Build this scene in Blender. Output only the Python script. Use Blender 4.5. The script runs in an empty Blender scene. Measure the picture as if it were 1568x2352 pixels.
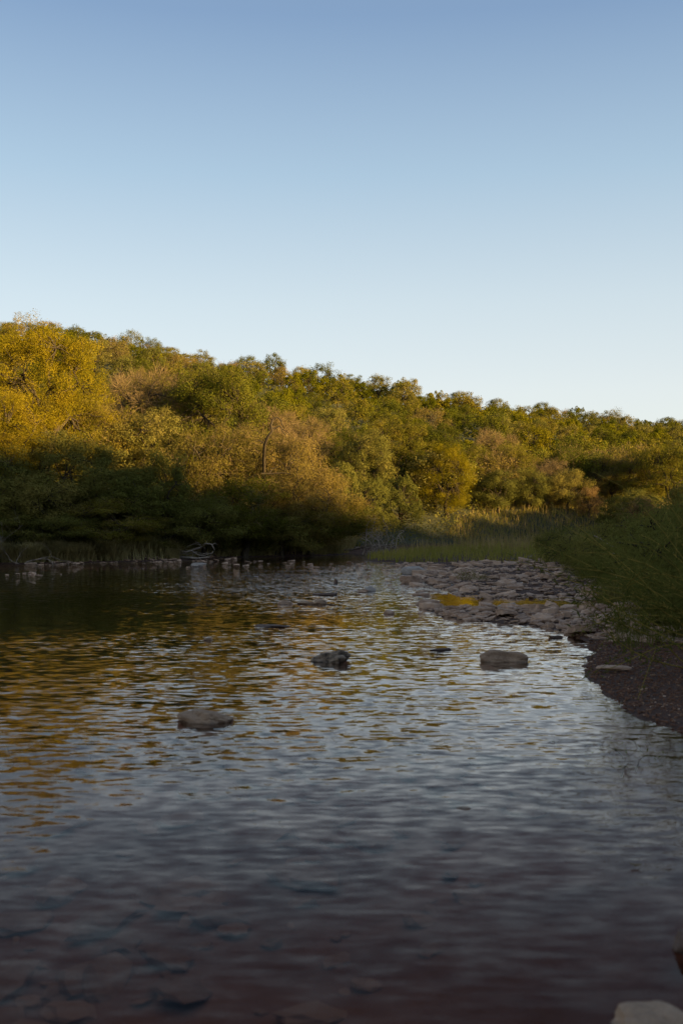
import bpy, math, random
import numpy as np
from mathutils import Vector, Matrix, noise as mnoise

S = bpy.context.scene
COL = S.collection
R = math.radians

# ------------------------------------------------------------------ camera, sky, sun, exposure
CAM_H = 1.6
F = 2400.0            # focal length in units of a 2352 high frame
cam_d = bpy.data.cameras.new("camera"); cam = bpy.data.objects.new("camera", cam_d); COL.objects.link(cam)
cam_d.sensor_fit = 'VERTICAL'; cam_d.sensor_height = 36.0; cam_d.lens = 36.0*F/2352
cam_d.clip_start = 0.1; cam_d.clip_end = 4000
cam.location = (0, 0, CAM_H)
cam.rotation_euler = (R(90) + math.atan(24/F), 0, 0)
cam_d.dof.use_dof = True; cam_d.dof.focus_distance = 34.0; cam_d.dof.aperture_fstop = 2.6
S.camera = cam

SUN_AZ, SUN_EL = 120.0, 9.0      # azimuth clockwise from +Y (the view direction)
w = bpy.data.worlds.new("World"); S.world = w; w.use_nodes = True
nt = w.node_tree; nt.nodes.clear()
out = nt.nodes.new('ShaderNodeOutputWorld'); bg = nt.nodes.new('ShaderNodeBackground')
sky = nt.nodes.new('ShaderNodeTexSky'); sky.sky_type = 'NISHITA'; sky.sun_disc = False
sky.sun_elevation = R(SUN_EL); sky.sun_rotation = R(SUN_AZ)
sky.air_density = 1.0; sky.dust_density = 0.3; sky.ozone_density = 2.0; sky.altitude = 200
hs = nt.nodes.new('ShaderNodeHueSaturation'); hs.inputs['Saturation'].default_value = 0.94
tcw = nt.nodes.new('ShaderNodeTexCoord'); sxw = nt.nodes.new('ShaderNodeSeparateXYZ'); nt.links.new(tcw.outputs['Generated'], sxw.inputs[0])
asn = nt.nodes.new('ShaderNodeMath'); asn.operation = 'ARCSINE'; nt.links.new(sxw.outputs[2], asn.inputs[0])
dv = nt.nodes.new('ShaderNodeMath'); dv.operation = 'DIVIDE'; dv.inputs[1].default_value = math.pi/2; nt.links.new(asn.outputs[0], dv.inputs[0])
rw = nt.nodes.new('ShaderNodeValToRGB'); er = rw.color_ramp.elements
SKY = [(0, (.90, .89, .83)), (7, (.83, .865, .86)), (11.8, (.69, .785, .83)), (18.4, (.435, .60, .745)), (26, (.225, .36, .575)), (40, (.18, .24, .35)), (90, (.16, .20, .27))]
while len(er) < len(SKY): er.new(.5)
for i, (a, c) in enumerate(SKY): er[i].position = a/90; er[i].color = (*c, 1)
nt.links.new(dv.outputs[0], rw.inputs[0])
gn = nt.nodes.new('ShaderNodeVectorMath'); gn.operation = 'SCALE'; gn.inputs[3].default_value = 1/(2*.12); nt.links.new(rw.outputs[0], gn.inputs[0])
mw = nt.nodes.new('ShaderNodeMix'); mw.data_type = 'RGBA'; mw.inputs[0].default_value = .78     # the clear evening sky, veiled towards the horizon
dt = nt.nodes.new('ShaderNodeVectorMath'); dt.operation = 'DOT_PRODUCT'; dt.inputs[1].default_value = (math.sin(R(SUN_AZ)), math.cos(R(SUN_AZ)), 0); nt.links.new(tcw.outputs['Generated'], dt.inputs[0])
mr = nt.nodes.new('ShaderNodeMapRange'); mr.inputs[1].default_value = 0; mr.inputs[2].default_value = .9; mr.inputs[3].default_value = .8; mr.inputs[4].default_value = .15
nt.links.new(dt.outputs['Value'], mr.inputs[0]); nt.links.new(mr.outputs[0], mw.inputs[0])     # the warm glow stays on the sun's side
nt.links.new(sky.outputs[0], mw.inputs[6]); nt.links.new(gn.outputs[0], mw.inputs[7])
nt.links.new(mw.outputs[2], hs.inputs['Color']); nt.links.new(hs.outputs[0], bg.inputs[0])
bg.inputs[1].default_value = 0.091
nt.links.new(bg.outputs[0], out.inputs[0])

sd = bpy.data.lights.new("sun", 'SUN'); sun = bpy.data.objects.new("sun", sd); COL.objects.link(sun)
sd.energy = 5.0; sd.angle = R(1.0); sd.color = (1.0, 0.72, 0.28)
az, el = R(SUN_AZ), R(SUN_EL)
SD = Vector((math.sin(az)*math.cos(el), math.cos(az)*math.cos(el), math.sin(el)))
sun.rotation_euler = SD.to_track_quat('Z', 'Y').to_euler(); sun.location = (60, -40, 60)

S.view_settings.view_transform = 'Standard'; S.view_settings.look = 'None'
S.view_settings.exposure = 1.4; S.view_settings.gamma = 1.0
S.render.engine = 'CYCLES'
S.cycles.max_bounces = 6; S.cycles.diffuse_bounces = 2; S.cycles.glossy_bounces = 3
S.cycles.transparent_max_bounces = 6; S.cycles.transmission_bounces = 2
S.cycles.caustics_reflective = False; S.cycles.caustics_refractive = False

# ------------------------------------------------------------------ helpers
def P(u, v):           # point of the water plane, from its place in the 1568 x 2352 photograph
    y = CAM_H*F/(v-1200.0)
    return ((u-784.0)/F*y, y)
def X(u, y): return (u-784.0)/F*y
def Z(v, y): return CAM_H + (1200.0-v)/F*y

def mesh_np(name, V, faces_n, idx, mat=None, smooth=False):
    """V (n,3); idx flat loop indices; faces_n verts per face (int)"""
    me = bpy.data.meshes.new(name)
    V = np.asarray(V, dtype=np.float32); idx = np.asarray(idx, dtype=np.int32).ravel()
    me.vertices.add(len(V)); me.vertices.foreach_set('co', V.ravel())
    nf = len(idx)//faces_n
    me.loops.add(len(idx)); me.loops.foreach_set('vertex_index', idx)
    me.polygons.add(nf)
    me.polygons.foreach_set('loop_start', np.arange(nf, dtype=np.int32)*faces_n)
    me.polygons.foreach_set('loop_total', np.full(nf, faces_n, dtype=np.int32))
    me.polygons.foreach_set('use_smooth', np.full(nf, smooth, dtype=bool))
    me.update(calc_edges=True)
    if mat: me.materials.append(mat)
    return me

def new_obj(name, me, parent=None):
    o = bpy.data.objects.new(name, me); COL.objects.link(o)
    if parent: o.parent = parent
    return o

def tag(o, label=None, cat=None, group=None, kind=None):
    if label: o['label'] = label
    if cat: o['category'] = cat
    if group: o['group'] = group
    if kind: o['kind'] = kind
    return o

def in_poly(x, y, poly):
    x = np.asarray(x, float); y = np.asarray(y, float)
    ins = np.zeros(x.shape, bool); n = len(poly)
    for i in range(n):
        x1, y1 = poly[i]; x2, y2 = poly[(i+1) % n]
        if y1 == y2: continue
        c = ((y1 > y) != (y2 > y)) & (x < (x2-x1)*(y-y1)/(y2-y1)+x1)
        ins ^= c
    return ins

def sdf(x, y, poly):
    d2 = np.full(np.shape(x), 1e9); n = len(poly)
    for i in range(n):
        x1, y1 = poly[i]; x2, y2 = poly[(i+1) % n]
        dx, dy = x2-x1, y2-y1
        t = np.clip(((x-x1)*dx+(y-y1)*dy)/(dx*dx+dy*dy+1e-12), 0, 1)
        d2 = np.minimum(d2, (x-x1-t*dx)**2+(y-y1-t*dy)**2)
    d = np.sqrt(d2)
    return np.where(in_poly(x, y, poly), d, -d)

_nr = np.random.RandomState(3)
_NW = [(_nr.uniform(0, 6.28, 10), _nr.uniform(0, 6.28, 10), _nr.uniform(.6, 1.7, 10)) for _ in range(6)]
def wav(x, y, scale, k=0):      # cheap smooth noise about -1..1
    a, p, f = _NW[k]
    s = 0
    for i in range(10):
        s = s + np.sin((x*np.cos(a[i])+y*np.sin(a[i]))*f[i]*6.28/scale+p[i])
    return s/4.0

def sm(t):
    t = np.clip(t, 0, 1); return t*t*(3-2*t)

# ------------------------------------------------------------------ the lie of the land
RIGHT = [P(u, v) for u, v in [(1568,1682),(1520,1664),(1478,1652),(1440,1632),(1402,1602),(1385,1585),(1362,1562),(1352,1545),(1338,1530),
          (1358,1512),(1365,1500),(1345,1488),(1352,1470),(1300,1453),(1255,1441),(1180,1430),(1060,1424),(1000,1410),(965,1392),
          (1010,1394),(1060,1400),(1150,1398),(1230,1400),(1330,1402),(1362,1394),(1368,1380),(1290,1374),(1150,1374),(1060,1366),
          (1010,1350),(975,1340),(960,1320),(1000,1312),(1010,1306),(940,1302),(900,1297),(850,1292),(836,1286),(850,1280),(890,1276),(960,1271)]]
RIGHT += [(9.5, 60), (16, 62), (60, 66), (300, 90), (300, -150), (-300, -150), (-60, -14), (-20, -5), (-6, -1.2), (-1.5, 0.3), (0.4, 1.0), (1.1, 2.0), (1.45, 3.0), (1.75, 4.2), (2.1, 6.0)]
FAR = [P(u, v) for u, v in [(-350,1300),(-100,1298),(0,1296),(60,1296),(180,1294),(230,1292),(300,1291),(400,1288),(460,1284),(560,1280),
          (640,1279),(740,1277),(800,1273),(860,1269)]]
FAR += [(6.5, 62.5), (12, 66), (60, 72), (300, 96), (300, 900), (-500, 900), (-500, 20), (-60, 30)]
# the part of the right bank that carries grass
GRASS = [P(u, v) for u, v in [(1700,1540),(1600,1470),(1500,1425),(1440,1412),(1372,1408),(1368,1390),(1400,1368),(1425,1345),(1400,1325),
          (1340,1306),(1280,1298),(1200,1294),(1130,1290),(1060,1291),(990,1292),(880,1290),(850,1287),(840,1284),(855,1279),(890,1275),(960,1270)]]
GRASS += [(9.5, 60.5), (16, 62.5), (60, 66), (300, 90), (300, 5), (12, 4), (5.6, 9)]
HX = np.array([-400, -130, -62, -49, -34, -20, -8,  3,   14,  28,  42,  54,  66,  90, 160, 400.])
YR = np.array([150, 150, 150, 150, 152, 155, 158, 162, 168, 176, 184, 192, 200, 215, 240, 300.])
VR = np.array([725, 725, 760, 776, 812, 856, 894, 916, 944, 974, 990, 1002, 1012, 1020, 1035, 1080.])  # image row of the bare crest
ZR = CAM_H + (1200-VR)/F*YR
YF = np.array([46, 48, 52, 53, 55, 58, 63, 68, 73, 78, 82, 84, 86, 92, 110, 160.])

def height(x, y):
    x = np.asarray(x, float); y = np.asarray(y, float)
    dR = sdf(x, y, RIGHT) + wav(x, y, 0.9, 0)*0.06; dF = sdf(x, y, FAR) + wav(x, y, 2.0, 1)*0.15; dG = sdf(x, y, GRASS)
    bed = -np.clip(0.10*(0.0+np.minimum(-dR, -dF)), 0, 0.45) - 0.05*sm(np.minimum(-dR, -dF)/1.0)*(1+wav(x, y, 1.3, 4))
    hr = np.where(dR > 0, 0.012+0.055*np.minimum(dR, 1.2)+0.012*np.clip(dR-1.2, 0, 30), -9)
    sg = np.interp(y, [5, 24, 40, 60], [0.22, 0.16, 0.05, 0.045]); cap = np.interp(y, [5, 20, 28, 44, 80], [1.0, .8, .45, .6, 1.9])
    hr = np.where(dG > 0, hr + cap*(1-np.exp(-dG*sg/cap)), hr)
    hr = hr - np.where((dR > 0) & (dG < 0) & (y > 19), .055+.14*np.clip(wav(x, y, 2.6, 3), -.25, 1), 0)
    hf = np.where(dF > 0, 0.03 + 2.3*sm(dF/8.0) + 0.04*np.clip(dF, 0, 20), -9)
    h = np.maximum(bed, np.maximum(hr, hf))
    # the wooded hill across the river
    yr = np.interp(x, HX, YR); zr = np.interp(x, HX, ZR); yf = np.interp(x, HX, YF)
    t = (y-yf)/(yr-yf)
    hill = zr*np.where(t < 1, (0.55*np.clip(t, 0, 1)+0.45*sm(t)), 1.0-0.25*sm((t-1)/2))
    h = np.where(t > 0, np.maximum(h, np.maximum(h, 0)*(1-np.clip(t*3, 0, 1)) + hill + 0.6*wav(x, y, 22, 2)*np.clip(t*4, 0, 1)*np.clip(2-t, .3, 1)), h)
    # the bluff on the near side that keeps the river in shade
    s = x*math.sin(az)+y*math.cos(az); p = -x*math.cos(az)+y*math.sin(az)
    hb = np.interp(p, [-400, -40, 20, 34, 42, 49, 63, 72, 83, 100, 130, 300], [26, 26, 24.6, 22.0, 18.1, 17.2, 17.3, 16.6, 14.6, 12, 10, 7])
    hb = hb - 1.0 + 0.8*wav(p*1.0, s*0.2, 8, 3) + 0.6*wav(p, s*0.2, 19, 4) + .9*wav(p, s*.5, 3.3, 2)
    prof = sm((s-30)/42)*(1-0.4*sm((s-85)/120))
    h = np.where((s > 30) & (y < 70+0.4*x), np.maximum(h, np.maximum(h, 0)*0.2+hb*prof), h)
    # roughness
    h = h + np.where(h > 0.25, 0.05*wav(x, y, 1.7, 5)*np.clip((h-0.25)*2, 0, 1), 0)
    return h + 0.006*wav(x, y, 0.35, 2)

def hgt(x, y): return float(height(np.array([x]), np.array([y]))[0])

# ------------------------------------------------------------------ materials
def nmat(name):
    m = bpy.data.materials.new(name); m.use_nodes = True; m.node_tree.nodes.clear()
    return m, m.node_tree
def N(nt, t, **kw):
    n = nt.nodes.new(t)
    for k, v in kw.items(): setattr(n, k, v)
    return n
def ramp(nt, fac, stops):
    r = N(nt, 'ShaderNodeValToRGB'); e = r.color_ramp.elements
    while len(e) < len(stops): e.new(0.5)
    for i, (p, c) in enumerate(stops):
        e[i].position = p; e[i].color = (c[0], c[1], c[2], 1)
    nt.links.new(fac, r.inputs[0]); return r.outputs[0]
def noise_t(nt, vec, scale, detail=4, rough=0.55):
    n = N(nt, 'ShaderNodeTexNoise'); n.inputs['Scale'].default_value = scale
    n.inputs['Detail'].default_value = detail; n.inputs['Roughness'].default_value = rough
    if vec: nt.links.new(vec, n.inputs['Vector'])
    return n
def mixc(nt, fac, a, b, mode='MIX'):
    n = N(nt, 'ShaderNodeMix', data_type='RGBA', blend_type=mode)
    for s, k in ((fac, 0), (a, 6), (b, 7)):
        if hasattr(s, 'is_linked') or isinstance(s, bpy.types.NodeSocket): nt.links.new(s, n.inputs[k])
        elif k == 0: n.inputs[0].default_value = s
        else: n.inputs[k].default_value = (s[0], s[1], s[2], 1)
    return n.outputs[2]
def math_n(nt, op, a, b=None, c=None, clamp=False):
    n = N(nt, 'ShaderNodeMath', operation=op, use_clamp=clamp)
    for i, s in enumerate((a, b, c)):
        if s is None: continue
        if isinstance(s, bpy.types.NodeSocket): nt.links.new(s, n.inputs[i])
        else: n.inputs[i].default_value = s
    return n.outputs[0]

def leaf_mat(name, stops, transl=0.35, clump=0.55):
    """foliage: hue differs from plant to plant (object random) and from clump to clump"""
    m, t = nmat(name); o = N(t, 'ShaderNodeOutputMaterial')
    oi = N(t, 'ShaderNodeObjectInfo'); tc = N(t, 'ShaderNodeTexCoord'); ge = N(t, 'ShaderNodeNewGeometry')
    n1 = noise_t(t, tc.outputs['Object'], clump, 3)
    rnd = math_n(t, 'MULTIPLY', oi.outputs['Random'], 0.55)
    a = math_n(t, 'MULTIPLY_ADD', n1.outputs[0], 1.1, -.30); a = math_n(t, 'ADD', a, rnd)
    b = math_n(t, 'MULTIPLY', ge.outputs['Random Per Island'], 0.28); a = math_n(t, 'ADD', a, b)
    a = math_n(t, 'SUBTRACT', a, 0.14, clamp=True)
    c = ramp(t, a, stops)
    d = N(t, 'ShaderNodeBsdfDiffuse'); tr = N(t, 'ShaderNodeBsdfTranslucent')
    mx = N(t, 'ShaderNodeMixShader'); mx.inputs[0].default_value = transl
    t.links.new(c, d.inputs[0]); t.links.new(c, tr.inputs[0])
    t.links.new(d.outputs[0], mx.inputs[1]); t.links.new(tr.outputs[0], mx.inputs[2]); t.links.new(mx.outputs[0], o.inputs[0])
    return m

M_yellow = leaf_mat('leaf_yellow_green', [(0, (.095, .090, .008)), (.45, (.225, .178, .010)), (.8, (.35, .25, .018)), (1, (.42, .28, .03))], .4)
M_oak    = leaf_mat('leaf_oak', [(0, (.048, .058, .010)), (.35, (.110, .112, .014)), (.7, (.185, .155, .020)), (1, (.26, .18, .035))], .25)
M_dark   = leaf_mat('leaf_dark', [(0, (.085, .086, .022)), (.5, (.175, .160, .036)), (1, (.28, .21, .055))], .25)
M_junip  = leaf_mat('leaf_juniper', [(0, (.062, .066, .006)), (.4, (.135, .128, .007)), (.8, (.22, .180, .012)), (1, (.26, .18, .02))], .2, .4)
M_tan    = leaf_mat('leaf_tan', [(0, (.115, .098, .022)), (.5, (.205, .155, .034)), (1, (.30, .205, .055))], .3)
M_rust   = leaf_mat('leaf_rust', [(0, (.15, .10, .035)), (.5, (.26, .155, .06)), (1, (.36, .22, .09))], .3)
M_green  = leaf_mat('leaf_fresh_green', [(0, (.085, .088, .020)), (.5, (.165, .155, .034)), (1, (.27, .22, .055))], .35)
M_grass  = leaf_mat('grass_blade', [(0, (.085, .090, .022)), (.5, (.165, .150, .040)), (.8, (.26, .19, .065)), (1, (.34, .24, .09))], .3, .8)
M_meadow = leaf_mat('meadow_blade', [(0, (.16, .155, .028)), (.5, (.30, .255, .055)), (1, (.45, .33, .10))], .35, .3)
M_drygr  = leaf_mat('dry_green_blade', [(0, (.18, .17, .06)), (.5, (.33, .28, .115)), (1, (.46, .36, .16))], .3, .8)
M_straw  = leaf_mat('straw_blade', [(0, (.22, .16, .06)), (.5, (.36, .25, .10)), (1, (.50, .35, .15))], .2, .8)

def bark_mat(name, c1, c2):
    m, t = nmat(name); o = N(t, 'ShaderNodeOutputMaterial'); b = N(t, 'ShaderNodeBsdfDiffuse')
    tc = N(t, 'ShaderNodeTexCoord'); mp = N(t, 'ShaderNodeMapping'); mp.inputs['Scale'].default_value = (9, 9, 2.5)
    t.links.new(tc.outputs['Object'], mp.inputs[0]); n = noise_t(t, mp.outputs[0], 1.5, 5)
    t.links.new(ramp(t, n.outputs[0], [(.3, c1), (.7, c2)]), b.inputs[0]); t.links.new(b.outputs[0], o.inputs[0])
    return m
M_bark = bark_mat('bark_dark', (.035, .026, .018), (.10, .075, .05))
M_twig = bark_mat('twig_tan', (.15, .10, .05), (.30, .20, .10))
M_drift = bark_mat('driftwood_grey', (.18, .14, .11), (.42, .33, .26))
M_stem = bark_mat('stem_ochre', (.19, .15, .03), (.38, .25, .06))

def stone_mat(name, stops, bump=0.4, wet=True, scale=5.0, rnd=0.45):
    m, t = nmat(name); o = N(t, 'ShaderNodeOutputMaterial'); b = N(t, 'ShaderNodeBsdfPrincipled')
    tc = N(t, 'ShaderNodeTexCoord'); ge = N(t, 'ShaderNodeNewGeometry'); oi = N(t, 'ShaderNodeObjectInfo')
    n1 = noise_t(t, ge.outputs['Position'], scale, 6, .62); n2 = noise_t(t, ge.outputs['Position'], scale*7, 4, .6)
    a = math_n(t, 'MULTIPLY', n1.outputs[0], 0.75); a = math_n(t, 'MULTIPLY_ADD', n2.outputs[0], .35, a)
    a = math_n(t, 'MULTIPLY_ADD', oi.outputs['Random'], rnd*.5, a); a = math_n(t, 'MULTIPLY_ADD', ge.outputs['Random Per Island'], rnd*.6, a)
    a = math_n(t, 'SUBTRACT', a, 0.05+rnd*.5)
    c = ramp(t, a, stops)
    if wet:
        sx = N(t, 'ShaderNodeSeparateXYZ'); t.links.new(ge.outputs['Position'], sx.inputs[0])
        zz = math_n(t, 'MULTIPLY_ADD', n1.outputs[0], 0.05, sx.outputs[2])
        f = math_n(t, 'SUBTRACT', 0.040, zz); f = math_n(t, 'MULTIPLY', f, 40, clamp=True); f = math_n(t, 'MULTIPLY', f, .62)
        c = mixc(t, f, c, (.018, .013, .009))
        rr = math_n(t, 'MULTIPLY_ADD', f, -.5, .85); t.links.new(rr, b.inputs['Roughness'])
    else: b.inputs['Roughness'].default_value = .9
    t.links.new(c, b.inputs['Base Color'])
    bp = N(t, 'ShaderNodeBump'); bp.inputs['Strength'].default_value = bump; bp.inputs['Distance'].default_value = .02
    t.links.new(n2.outputs[0], bp.inputs['Height']); t.links.new(bp.outputs[0], b.inputs['Normal'])
    t.links.new(b.outputs[0], o.inputs[0]); return m
M_lime  = stone_mat('stone_limestone', [(.15, (.09, .048, .030)), (.4, (.34, .20, .125)), (.7, (.60, .385, .26)), (1, (.72, .50, .36))])
M_brown = stone_mat('stone_brown', [(.2, (.15, .088, .052)), (.5, (.36, .225, .138)), (.8, (.52, .35, .23))], .5, True, 7, .1)
M_pit   = stone_mat('stone_pitted', [(.3, (.014, .010, .007)), (.42, (.09, .060, .038)), (.55, (.34, .23, .15)), (.9, (.46, .33, .22))], 1.0, True, 14, .05)
M_pale  = stone_mat('stone_pale', [(.2, (.22, .17, .14)), (.6, (.40, .33, .28)), (.9, (.52, .45, .39))], .4, True, 5, .1)
M_bedst = stone_mat('stone_river_bed', [(.2, (.14, .060, .040)), (.5, (.24, .115, .076)), (.8, (.36, .20, .14))], .3, False, 5, .6)
M_dkst  = stone_mat('stone_dark', [(.2, (.05, .028, .018)), (.6, (.15, .088, .060)), (.9, (.24, .15, .105))], .6, True, 8, .2)
M_gravel= stone_mat('gravel_wet', [(.2, (.026, .010, .005)), (.5, (.115, .042, .020)), (.8, (.20, .090, .045)), (1, (.42, .28, .17))], .3, False, 20, .6)

def ground_mat():
    m, t = nmat('ground_earth'); o = N(t, 'ShaderNodeOutputMaterial'); b = N(t, 'ShaderNodeBsdfPrincipled'); b.inputs['Roughness'].default_value = .95
    ge = N(t, 'ShaderNodeNewGeometry'); sx = N(t, 'ShaderNodeSeparateXYZ'); t.links.new(ge.outputs['Position'], sx.inputs[0])
    n1 = noise_t(t, ge.outputs['Position'], .5, 6, .65); n2 = noise_t(t, ge.outputs['Position'], 14, 6, .7); n3 = noise_t(t, ge.outputs['Position'], .09, 4)
    shore = ramp(t, n2.outputs[0], [(.3, (.024, .010, .005)), (.6, (.090, .036, .018)), (.75, (.17, .085, .05))])
    soil = ramp(t, n1.outputs[0], [(.3, (.030, .036, .012)), (.55, (.055, .052, .020)), (.8, (.11, .085, .04))])
    bed = ramp(t, n1.outputs[0], [(.35, (.15, .058, .040)), (.65, (.36, .165, .110))])
    f = math_n(t, 'MULTIPLY_ADD', n1.outputs[0], -.2, sx.outputs[2]); f = math_n(t, 'SUBTRACT', f, .10); f = math_n(t, 'MULTIPLY', f, 5, clamp=True)
    c = mixc(t, f, shore, soil)
    g = math_n(t, 'MULTIPLY', sx.outputs[2], -30, clamp=True)
    c = mixc(t, g, c, bed)
    t.links.new(c, b.inputs['Base Color'])
    bp = N(t, 'ShaderNodeBump'); bp.inputs['Strength'].default_value = .8; bp.inputs['Distance'].default_value = .03
    t.links.new(n2.outputs[0], bp.inputs['Height']); t.links.new(bp.outputs[0], b.inputs['Normal'])
    t.links.new(b.outputs[0], o.inputs[0]); return m

def water_mat():
    m, t = nmat('river_water'); o = N(t, 'ShaderNodeOutputMaterial')
    ge = N(t, 'ShaderNodeNewGeometry'); pos = ge.outputs['Position']
    at = N(t, 'ShaderNodeAttribute'); at.attribute_name = 'rough'
    def layer(scx, scy, amp, det, dist=0.0, rot=0.0, seed=0.0):
        mp = N(t, 'ShaderNodeMapping'); mp.inputs['Scale'].default_value = (scx, scy, 1); mp.inputs['Rotation'].default_value = (0, 0, rot)
        mp.inputs['Location'].default_value = (seed, seed*1.7, 0)
        t.links.new(pos, mp.inputs[0]); n = noise_t(t, mp.outputs[0], 1.0, det, .5); n.inputs['Distortion'].default_value = dist
        v = N(t, 'ShaderNodeVectorMath', operation='SUBTRACT'); t.links.new(n.outputs[1], v.inputs[0]); v.inputs[1].default_value = (.5, .5, .5)
        s = N(t, 'ShaderNodeVectorMath', operation='MULTIPLY'); t.links.new(v.outputs[0], s.inputs[0]); s.inputs[1].default_value = (amp*.6, amp, 0)
        return s.outputs[0]
    def vadd(a, b):
        v = N(t, 'ShaderNodeVectorMath', operation='ADD'); t.links.new(a, v.inputs[0]); t.links.new(b, v.inputs[1]); return v.outputs[0]
    sl = vadd(layer(6.2, 16.5, .28, 0, .25, R(5), 3), layer(12.0, 27.0, .18, 1, .3, R(-10), 9))
    sl = vadd(sl, layer(1.6, 4.4, .10, 1, .2, R(3), 21))
    # wind and current vary the ripple strength in broad patches
    mp = N(t, 'ShaderNodeMapping'); mp.inputs['Scale'].default_value = (.16, .5, 1); t.links.new(pos, mp.inputs[0])
    pn = noise_t(t, mp.outputs[0], 1.0, 3); pf = math_n(t, 'MULTIPLY_ADD', pn.outputs[0], 2.0, -.12)
    k = math_n(t, 'MULTIPLY_ADD', at.outputs['Fac'], 1.0, 0.0); k = math_n(t, 'MULTIPLY', k, pf)
    sc = N(t, 'ShaderNodeVectorMath', operation='SCALE'); t.links.new(sl, sc.inputs[0]); t.links.new(k, sc.inputs[3])
    up = N(t, 'ShaderNodeVectorMath', operation='ADD'); t.links.new(sc.outputs[0], up.inputs[0]); up.inputs[1].default_value = (0, 0, 1)
    nn = N(t, 'ShaderNodeVectorMath', operation='NORMALIZE'); t.links.new(up.outputs[0], nn.inputs[0]); nrm = nn.outputs[0]
    fr = N(t, 'ShaderNodeFresnel'); fr.inputs[0].default_value = 1.33; t.links.new(nrm, fr.inputs['Normal'])
    gl = N(t, 'ShaderNodeBsdfAnisotropic'); gl.inputs['Roughness'].default_value = .03; gl.inputs['Color'].default_value = (.98, .96, .96, 1); t.links.new(nrm, gl.inputs['Normal'])
    tr = N(t, 'ShaderNodeBsdfTransparent'); tr.inputs[0].default_value = (.95, .80, .67, 1)
    ff = math_n(t, 'POWER', fr.outputs[0], 2.1); ff = math_n(t, 'MULTIPLY', ff, 4.0, clamp=True)  # reflection falls off faster than real water's; foreground darkening put into the surface
    mx = N(t, 'ShaderNodeMixShader'); t.links.new(ff, mx.inputs[0]); t.links.new(tr.outputs[0], mx.inputs[1]); t.links.new(gl.outputs[0], mx.inputs[2])
    t.links.new(mx.outputs[0], o.inputs[0]); return m

# ------------------------------------------------------------------ ground and water
def axis(segs):
    a = [segs[0][0]]
    for (x0, x1, st) in segs:
        n = max(1, int(round((x1-x0)/st))); a += list(np.linspace(x0, x1, n+1)[1:])
    return np.array(a)
def sheet(name, xs, ys, zf, mat):
    XX, YY = np.meshgrid(xs, ys); ZZ = zf(XX, YY)
    V = np.stack([XX, YY, ZZ], -1).reshape(-1, 3)
    nx, ny = len(xs), len(ys); i = np.arange(nx-1)[None, :]+np.arange(ny-1)[:, None]*nx
    idx = np.stack([i, i+1, i+nx+1, i+nx], -1).reshape(-1)
    return new_obj(name, mesh_np(name, V, 4, idx, mat, True)), XX, YY
xs = axis([(-1500,-500,100),(-500,-120,20),(-120,-60,3),(-60,-14,.8),(-14,-3,.25),(-3,12,.09),(12,24,.3),(24,70,1.0),(70,150,2),(150,500,20),(500,1500,100)])
ys = axis([(-400,-60,20),(-60,-4,2.5),(-4,1,.4),(1,28,.12),(28,50,.22),(50,90,.8),(90,220,3),(220,500,14),(500,2500,100)])
ground, _, _ = sheet('ground', xs, ys, height, ground_mat()); tag(ground, kind='structure')

def riffle(x, y):       # how choppy the water is
    a = np.interp(y, [2, 5, 8, 13, 18, 22, 25, 34, 42, 50], [.30, .50, .75, .8, .7, 1.3, 2.7, 3.2, 2.4, .4])
    # calm pool behind the stone strip, calm deep water on the left
    pool = in_poly(x, y, [P(u, v) for u, v in [(985,1404),(1400,1404),(1400,1370),(1000,1362)]])
    a = np.where(pool, .25, a)
    calm = sm((-x-1.0-0.06*y)/3.0)*sm((y-12)/6)*(1-sm((y-33)/3))
    return a*(1-.7*calm)
wx = axis([(-90,-30,4),(-30,-12,.8),(-12,12,.3),(12,30,1.5),(30,60,6)]); wy = axis([(-14,0,2),(0,50,.3),(50,72,1)])
water, WX, WY = sheet('water', wx, wy, lambda a, b: a*0, water_mat()); tag(water, kind='structure')
att = water.data.attributes.new('rough', 'FLOAT', 'POINT'); att.data.foreach_set('value', riffle(WX, WY).astype(np.float32).ravel())

# ------------------------------------------------------------------ mesh pieces for plants
def unit(v): return v/(np.linalg.norm(v, axis=-1, keepdims=True)+1e-9)
def leaf_quads(rs, c, n, size, aspect=.55, up=None):
    m = len(c); n = unit(n)
    r = up if up is not None else rs.normal(size=(m, 3))
    t = unit(r-n*np.sum(r*n, -1, keepdims=True)); b = np.cross(n, t)
    s = np.broadcast_to(size, (m,))[:, None]
    V = np.stack([c-t*s*.5, c+b*s*.5*aspect+n*s*.08, c+t*s*.5, c-b*s*.5*aspect+n*s*.08], 1)
    return V.reshape(-1, 3)
def quads_mesh(name, Vs, mat):
    V = np.concatenate(Vs); return mesh_np(name, V, 4, np.arange(len(V)), mat, False)
def tube(pts, rad, sides=6):
    pts = np.asarray(pts, float); rad = np.asarray(rad, float); n = len(pts)
    d = np.gradient(pts, axis=0); d = unit(d)
    ref = np.array([0.31, 0.17, 0.93]) if abs(d[0, 2]) < .8 else np.array([.9, .3, .1])
    a = unit(np.cross(d, ref)); b = np.cross(d, a)
    th = np.arange(sides)*2*math.pi/sides
    V = pts[:, None]+(a[:, None]*np.cos(th)[None, :, None]+b[:, None]*np.sin(th)[None, :, None])*rad[:, None, None]
    i = np.arange(n-1)[:, None]*sides; j = np.arange(sides)[None]; k = (j+1) % sides
    idx = np.stack([i+j, i+k, i+sides+k, i+sides+j], -1).reshape(-1)
    return V.reshape(-1, 3), idx
def tubes_mesh(name, tl, mat):
    Vs, Is, o = [], [], 0
    for V, I in tl: Vs.append(V); Is.append(I+o); o += len(V)
    return mesh_np(name, np.concatenate(Vs), 4, np.concatenate(Is), mat, True)
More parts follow.
